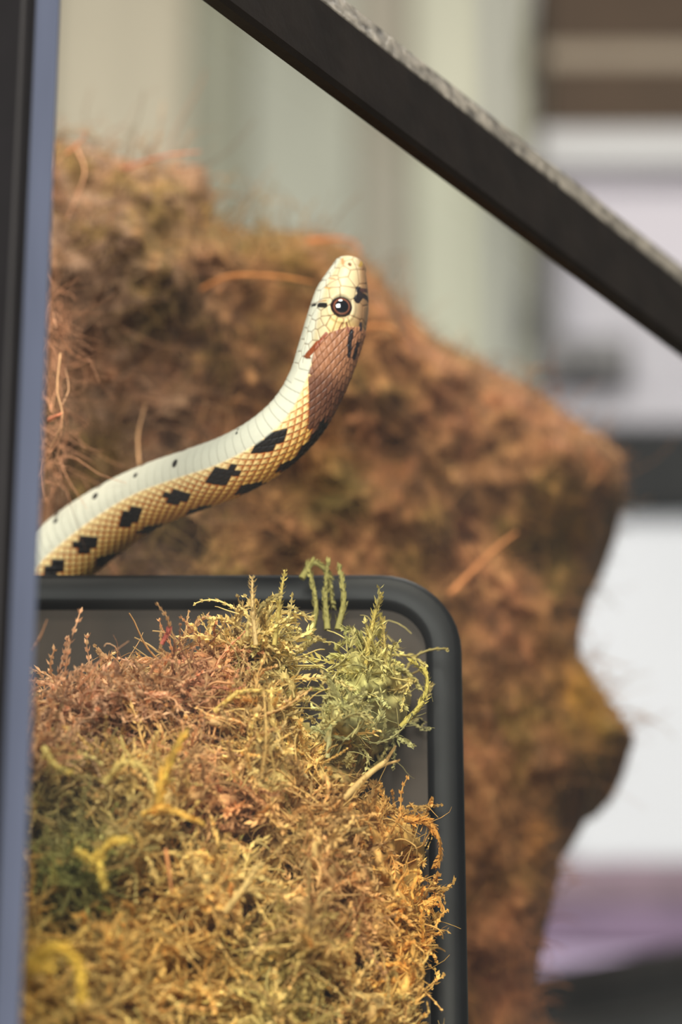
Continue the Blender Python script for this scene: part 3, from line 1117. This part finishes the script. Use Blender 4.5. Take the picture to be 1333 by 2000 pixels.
def moss_color(P, px, py, n_, h2):
    """dyed and natural moss: (r,g,b) by clump"""
    c = np.array((208, 178, 112.0)) * np.ones((len(P), 1))
    a1 = fbm(P * 70 + 5, 3)
    a2 = fbm(P * 160 + 1, 2)

    def blend(c, wgt, cc):
        return c * (1 - wgt[:, None]) + np.array(cc, float) * wgt[:, None]
    c = blend(c, np.clip((a1 - .52) / .1, 0, 1) * .6, (220, 180, 100))
    c = blend(c, np.clip((.47 - a1) / .1, 0, 1) * .55, (180, 164, 96))
    c = blend(c, np.clip((a2 - .6) / .1, 0, 1) * .5, (166, 118, 70))
    for (x, y, rx, ry, cc, k) in ((180, 1390, 190, 90, (206, 160, 126), .9), (430, 1330, 120, 80, (194, 132, 98), .8), (90, 1480, 130, 60, (194, 154, 120), .7), (380, 1500, 70, 60, (194, 138, 108), .5),
                                  (530, 1290, 90, 110, (204, 186, 118), .8), (700, 1330, 110, 120, (178, 172, 104), .8), (720, 1420, 90, 70, (168, 166, 116), .7), (150, 1740, 90, 100, (112, 120, 62), .75), (120, 1600, 90, 90, (176, 166, 108), .7),
                                  (560, 1600, 150, 60, (186, 136, 82), .6), (440, 1580, 80, 50, (180, 116, 80), .6), (760, 1640, 90, 70, (192, 142, 72), .7), (660, 1800, 110, 150, (186, 134, 88), .7),
                                  (800, 1850, 70, 160, (206, 154, 74), .7), (90, 1900, 130, 100, (200, 170, 92), .7), (330, 1860, 160, 120, (210, 158, 82), .6), (560, 1900, 120, 90, (192, 170, 92), .6)):
        wq = np.exp(-(((px - x) / rx) ** 2 + ((py - y) / ry) ** 2) ** 1.5) * k
        wq = np.clip(wq * (.7 + .7 * h2), 0, 1)
        c = blend(c, wq, cc)
    c = c * (1 + .34 * (n_[:, None] - .45))
    return lin_arr(np.clip(c, 0, 250))


mat_moss = mat_attr('dried_moss', 0.75, 0.25, translucent=0.25, noise=0.18, scale=600)
mat_mossbed = mat_attr('packed_moss', 0.9, 0.15, noise=0.35, scale=300)
bc = moss_color(np.concatenate((MF, MF)), np.tile(mx_, 2), np.tile(my_, 2), np.full(2 * len(MF), .35), np.full(2 * len(MF), .5))
o = mesh_obj('packed_moss', V, F, mat_mossbed, moss, bc)


pit = np.zeros(len(mx_))
for x, y, rx, ry in PITS:
    pit = np.maximum(pit, np.exp(-(((mx_ - x) / rx) ** 2 + ((my_ - y) / ry) ** 2) ** 2))
clump = np.clip((fbm(MF * 130 + 40, 2) - .38) / .2, .12, 1) * (1 - .93 * pit)
clump = np.where((my_ < 2080) & (mx_ > -110), clump, np.where(my_ < 3700, .22 * clump, 0))
clump /= clump.sum()
show = np.flatnonzero((my_ < 2080) & (mx_ > -60))
N = 7000
pick = rng.choice(len(mx_), N, p=clump)
root = MF[pick] + rng.normal(size=(N, 3)) * .0015
d = rng.normal(size=(N, 3)) * np.array((.9, .5, .8)) + np.array((0, -.55, .45))
K = 9
lenm = rng.gamma(5, .0014, N) + .0035
Pm = wander(root, d, lenm, K, .30, rng, .03)
Vt, Ft = tubes(Pm, (.00026 + .00026 * rng.random(N))[:, None] * np.linspace(1, .45, K)[None])
kinds = rng.random(N)
mc = moss_color(root, mx_[pick], my_[pick], rng.random(N), kinds)
o = mesh_obj('stems', limit_plane(Vt), Ft, mat_moss, moss, np.repeat(mc, 3 * K, 0))
o['kind'] = 'stuff'
for nm, sel, ln, wd, per, spr in (('leaflets', kinds > .45, .0017, .00040, 5, .50), ('feathery_leaflets', (kinds > .2) & (kinds <= .45), .0024, .00040, 3, .85)):
    k_ = sel.sum()
    Lv, Lf, Mq = leaflets(Pm[sel], np.full(k_, ln) * (.6 + .8 * rng.random(k_)), np.full(k_, wd) * (.7 + .7 * rng.random(k_)), rng, per, spr)
    lcol = np.repeat(np.clip(mc[sel] * 1.06, 0, 1), Mq, 0) * (1 + .16 * rng.normal(size=(k_ * Mq, 1)))
    o = mesh_obj(nm, limit_plane(Lv), Lf, mat_moss, moss, np.repeat(np.clip(lcol, 0, 1), 4, 0), smooth=False)
    o['kind'] = 'stuff'
# fine crumbs and hairs
N = 2600
pick = rng.choice(len(mx_), N, p=clump)
root = MF[pick] + rng.normal(size=(N, 3)) * np.array((.003, .002, .003)) + np.array((0, -.002, 0))
d = rng.normal(size=(N, 3)) + np.array((0, -.3, .3))
Pm = wander(root, d, rng.gamma(3, .0018, N) + .003, 6, .4, rng, .03)
Vt, Ft = tubes(Pm, (.00010 + .00010 * rng.random(N))[:, None] * np.linspace(1, .5, 6)[None])
mc = moss_color(root, mx_[pick], my_[pick], rng.random(N) * 1.3, rng.random(N))
o = mesh_obj('hairs', limit_plane(Vt), Ft, mat_moss, moss, np.repeat(mc, 18, 0))
o['kind'] = 'stuff'

# sprigs that stand out singly: (points, stem radius, colour, leaflet (length, width, count))
gold, olive, straw_ = (214, 178, 92), (168, 156, 76), (206, 176, 118)
SPR = [
    ([(500, 1260, .765), (494, 1190, .763), (493, 1132, .762)], .0007, straw_, (.0022, .00035, 4)),
    ([(536, 1260, .768), (545, 1190, .766), (556, 1118, .765)], .0007, (190, 168, 92), (.0020, .00035, 4)),
    ([(700, 1400, .79), (716, 1290, .788), (728, 1220, .788), (744, 1162, .788)], .0008, (192, 172, 92), (.0026, .0004, 4)),
    ([(754, 1320, .795), (752, 1260, .794), (748, 1212, .793)], .0006, (182, 160, 88), (.0022, .00035, 3)),
    ([(672, 1560, .778), (724, 1510, .776), (770, 1478, .776), (818, 1448, .776)], .0010, (206, 172, 110), (.0012, .0003, 2, .3)),
    ([(690, 1540, .78), (740, 1500, .78), (792, 1482, .78)], .0007, (186, 150, 92), (.0012, .0003, 2, .3)),
    ([(306, 1590, .742), (318, 1530, .739), (336, 1480, .737), (356, 1442, .736)], .0009, (226, 186, 86), (.0034, .0006, 5, .55)),
    ([(280, 1590, .742), (320, 1580, .738), (388, 1604, .737)], .0008, (224, 178, 84), (.0028, .0005, 5, .55)),
    ([(86, 1462, .735), (104, 1492, .732), (134, 1508, .731)], .0010, (222, 200, 120), (.0022, .0004, 4)),
    ([(205, 1530, .742), (240, 1490, .738), (280, 1500, .738), (300, 1540, .739)], .0009, (216, 190, 114), (.0026, .0004, 4)),
    ([(60, 1352, .752), (110, 1322, .75), (180, 1300, .75), (252, 1252, .75)], .00022, (206, 152, 112), None),
    ([(150, 1345, .75), (176, 1318, .748), (200, 1284, .748)], .0003, (226, 156, 110), None),
    ([(64, 1270, .735), (80, 1240, .735), (92, 1210, .736)], .0004, (190, 140, 104), None),
    ([(620, 1322, .78), (654, 1330, .778), (690, 1348, .778)], .0007, (206, 184, 116), (.0016, .0003, 3)),
    ([(784, 1420, .795), (826, 1370, .793), (834, 1320, .793), (806, 1292, .793)], .0008, (184, 168, 84), (.0022, .0004, 4)),
    ([(792, 1600, .798), (836, 1608, .796), (866, 1656, .796), (852, 1690, .796)], .0010, (196, 138, 62), (.0026, .0005, 4)),
    ([(440, 1780, .752), (474, 1738, .748), (504, 1690, .747)], .0011, (214, 182, 116), (.0020, .0004, 4)),
    ([(324, 1660, .742), (330, 1700, .74), (336, 1744, .74)], .0006, (186, 124, 74), None),
    ([(420, 1390, .765), (470, 1352, .762), (540, 1350, .762)], .0008, (212, 180, 100), (.0020, .0004, 3)),
    ([(512, 1520, .765), (520, 1440, .76), (516, 1350, .76)], .0006, (196, 160, 96), (.0016, .0003, 3)),
    ([(316, 1258, .765), (326, 1240, .764), (330, 1228, .764)], .0006, (188, 100, 84), (.0016, .0003, 3)),
    ([(600, 1520, .774), (560, 1480, .77), (540, 1440, .77), (560, 1410, .77)], .0006, (206, 178, 120), (.0016, .0003, 3)),
    ([(640, 1480, .778), (650, 1410, .776), (690, 1370, .776), (720, 1380, .776)], .0007, (196, 186, 128), (.0022, .0004, 3)),
    ([(180, 1700, .732), (210, 1650, .728), (250, 1640, .728)], .0010, (216, 186, 90), (.0028, .0005, 4)),
    ([(150, 1660, .73), (190, 1690, .727), (206, 1730, .727)], .0009, (206, 178, 84), (.0026, .0005, 4)),
    ([(60, 1880, .69), (110, 1850, .686), (150, 1880, .686), (160, 1940, .688)], .0013, (206, 168, 62), (.0030, .0006, 4)),
    ([(20, 1960, .68), (50, 1900, .676), (100, 1890, .676)], .0013, (200, 164, 66), (.0030, .0006, 4)),
    ([(590, 1130, .806), (612, 1100, .806), (640, 1120, .806), (650, 1180, .806)], .0010, (142, 134, 76), (.0024, .00042, 5, .6)),
    ([(660, 1230, .80), (672, 1170, .80), (664, 1110, .802)], .0010, (142, 134, 76), (.0024, .00042, 5, .6)),
    ([(600, 1260, .802), (618, 1190, .802), (606, 1120, .804)], .0010, (142, 134, 76), (.0024, .00042, 5, .6)),
    ([(640, 1230, .803), (636, 1170, .803), (640, 1100, .804)], .0010, (142, 134, 76), (.0024, .00042, 5, .6)),
]
for pts, r, c, leaf in SPR:
    strand('moss_sprig', pts, r, c, moss, mat_moss, leaf)

# ------------------------------------------------------------------ things on shelves behind the tank
SH_Y = 2.36


def px_box(x0, x1, y0, y1, Y, depth, bevel=.006):
    """box whose front face at distance Y spans the traced rectangle (bottom y1 and top y0 give its heights)"""
    za, zb_ = at(700, y1, Y)[2], at(700, y0, Y)[2]
    xa, xb = at(x0, (y0 + y1) / 2, Y)[0], at(x1, (y0 + y1) / 2, Y)[0]
    return (xa, Y, za), (xb, Y + depth, zb_)


def shelf_z(py):
    return at(700, py, SH_Y)[2]


unit = empty('shelf_unit')
tag(unit, 'pale wall shelves with black and white boards behind the tank', 'shelf')
XL, XR = at(1030, 500, SH_Y)[0], at(1900, 500, SH_Y)[0]
DEPTH = WALL_Y - .02 - SH_Y
bm_obj('shelf_board', box_bm((XL + .012, SH_Y - .01, shelf_z(330)), (XR, WALL_Y - .014, shelf_z(262)), .003), M['shelfpaint'], unit)
bm_obj('shelf_board', box_bm((XL, SH_Y - .01, shelf_z(838)), (XR, WALL_Y - .014, shelf_z(772)), .003), M['tubgrey'], unit)
bm_obj('shelf_board', box_bm((XL, SH_Y - .01, shelf_z(1715)), (XR, WALL_Y - .014, shelf_z(1690)), .003), M['shelfpaint'], unit)
bm_obj('side_panel', box_bm((XR, SH_Y - .01, 0), (XR + .02, WALL_Y - .014, 2.6), .002), M['shelfpaint'], unit)
bm_obj('side_panel', box_bm((XL - .012, WALL_Y - .05, 0), (XL, WALL_Y - .012, 2.6), .002), M['shelfpaint'], unit)

cb_ = empty('cardboard_box')
tag(cb_, 'dark brown cardboard box with pale tape band on the top shelf', 'box')
lo, hi = px_box(1066, 1460, -120, 262, SH_Y, .22)
bm_obj('carton', box_bm(lo, hi, .004), M['card'], cb_)
bm_obj('tape_band', box_bm((lo[0] - .001, SH_Y - .0015, shelf_z(128)), (hi[0] + .001, SH_Y + .222, shelf_z(92)), .0006, 1), M['tape'], cb_)
bm_obj('lid_flap', box_bm((lo[0] - .004, SH_Y - .004, hi[2] - .004), (hi[0] + .004, SH_Y + .224, hi[2] + .004), .001, 1), M['card'], cb_)

tub = empty('storage_tub')
tag(tub, 'lavender-grey plastic storage tub on the middle shelf', 'tub')
lo, hi = px_box(1085, 1480, 338, 772, SH_Y + .012, .22)
lo = (lo[0], lo[1], shelf_z(772))
bm_obj('tub_body', box_bm(lo, hi, .02, 3), M['tubgrey'], tub)
bm_obj('tub_lid', box_bm((lo[0] - .006, lo[1] - .006, hi[2] - .012), (hi[0] + .006, hi[1] + .006, hi[2] + .004), .006), M['tubgrey'], tub)

dv = empty('grey_case')
tag(dv, 'small dark grey case in front of the lavender-grey tub', 'case')
lo, hi = px_box(1048, 1236, 652, 772, SH_Y - .04, .045)
bm_obj('case_body', box_bm((lo[0], lo[1], shelf_z(772)), hi, .008, 3), M['devgrey'], dv)
bm_obj('case_latch', box_bm(((lo[0] + hi[0]) / 2 - .008, lo[1] - .003, (lo[2] + hi[2]) / 2 - .004), ((lo[0] + hi[0]) / 2 + .008, lo[1] + .002, (lo[2] + hi[2]) / 2 + .004), .001, 1), M['black'], dv)

wt = empty('white_bin')
tag(wt, 'big white plastic bin with a black lid under the pale shelf', 'bin')
lo, hi = px_box(1090, 1560, 1000, 1690, SH_Y + .01, .26)
lo = (lo[0], lo[1], shelf_z(1690))
hi2 = shelf_z(838) - .004
bm_obj('bin_body', box_bm(lo, hi, .012, 3), M['white'], wt)
bm_obj('bin_lid', box_bm((lo[0] - .008, lo[1] - .012, hi[2] - .004), (hi[0] + .008, hi[1] + .008, hi2), .006), M['black'], wt)


def cloth(name, label, x0, x1, y0, y1, Y, depth, m, amp=.006):
    za, zb_ = at(700, y1, Y)[2], at(700, y0, Y)[2]
    xa, xb = at(x0, y1, Y)[0], at(x1, y1, Y)[0]
    bm = box_bm((xa, Y, za), (xb, Y + depth, zb_), .010, 4)
    bmesh.ops.subdivide_edges(bm, edges=bm.edges[:], cuts=4, use_grid_fill=True)
    P = np.array([v.co[:] for v in bm.verts])
    nz = fbm(P * 28 + za * 50, 3) - .5
    for v, q in zip(bm.verts, nz):
        if v.co.z > za + .004:
            v.co.z += q * amp * 2
            v.co.y += q * amp * 2
    o = bm_obj(name, bm, m, None, True)
    tag(o, label, 'cloth', 'folded cloths on the lowest shelf')
    return o


SH2 = 2.10
t2 = empty('side_table')
tag(t2, 'dark side table carrying folded cloths beside the wall shelves', 'table')
za = at(700, 1905, SH2)[2]
xa, xb = at(900, 1900, SH2)[0], at(1800, 1900, SH2)[0]
bm_obj('table_top', box_bm((xa, SH2 - .01, za - .05), (xb, SH2 + .22, za), .004), M['black'], t2)
for x in (xa + .01, xb - .05):
    for y in (SH2, SH2 + .17):
        bm_obj('leg', box_bm((x, y, 0), (x + .04, y + .04, za - .05), .003), M['black'], t2)
cloth('folded_cloth', 'lilac folded cloth lowest in the stack on the dark side table', 1020, 1500, 1850, 1905, SH2, .19, M['lilac'])
cloth('folded_cloth', 'mauve folded cloth lying on the lilac cloth', 1030, 1480, 1765, 1850, SH2 + .01, .17, M['purple'])
cloth('folded_cloth', 'plum folded cloth topmost on the stack of cloths', 1050, 1460, 1672, 1765, SH2 + .015, .16, M['plum'])
print('verts', sum(len(o.data.vertices) for o in bpy.data.objects if o.type == 'MESH'), 'tris', sum(len(o.data.loops) - 2 * len(o.data.polygons) for o in bpy.data.objects if o.type == 'MESH'))
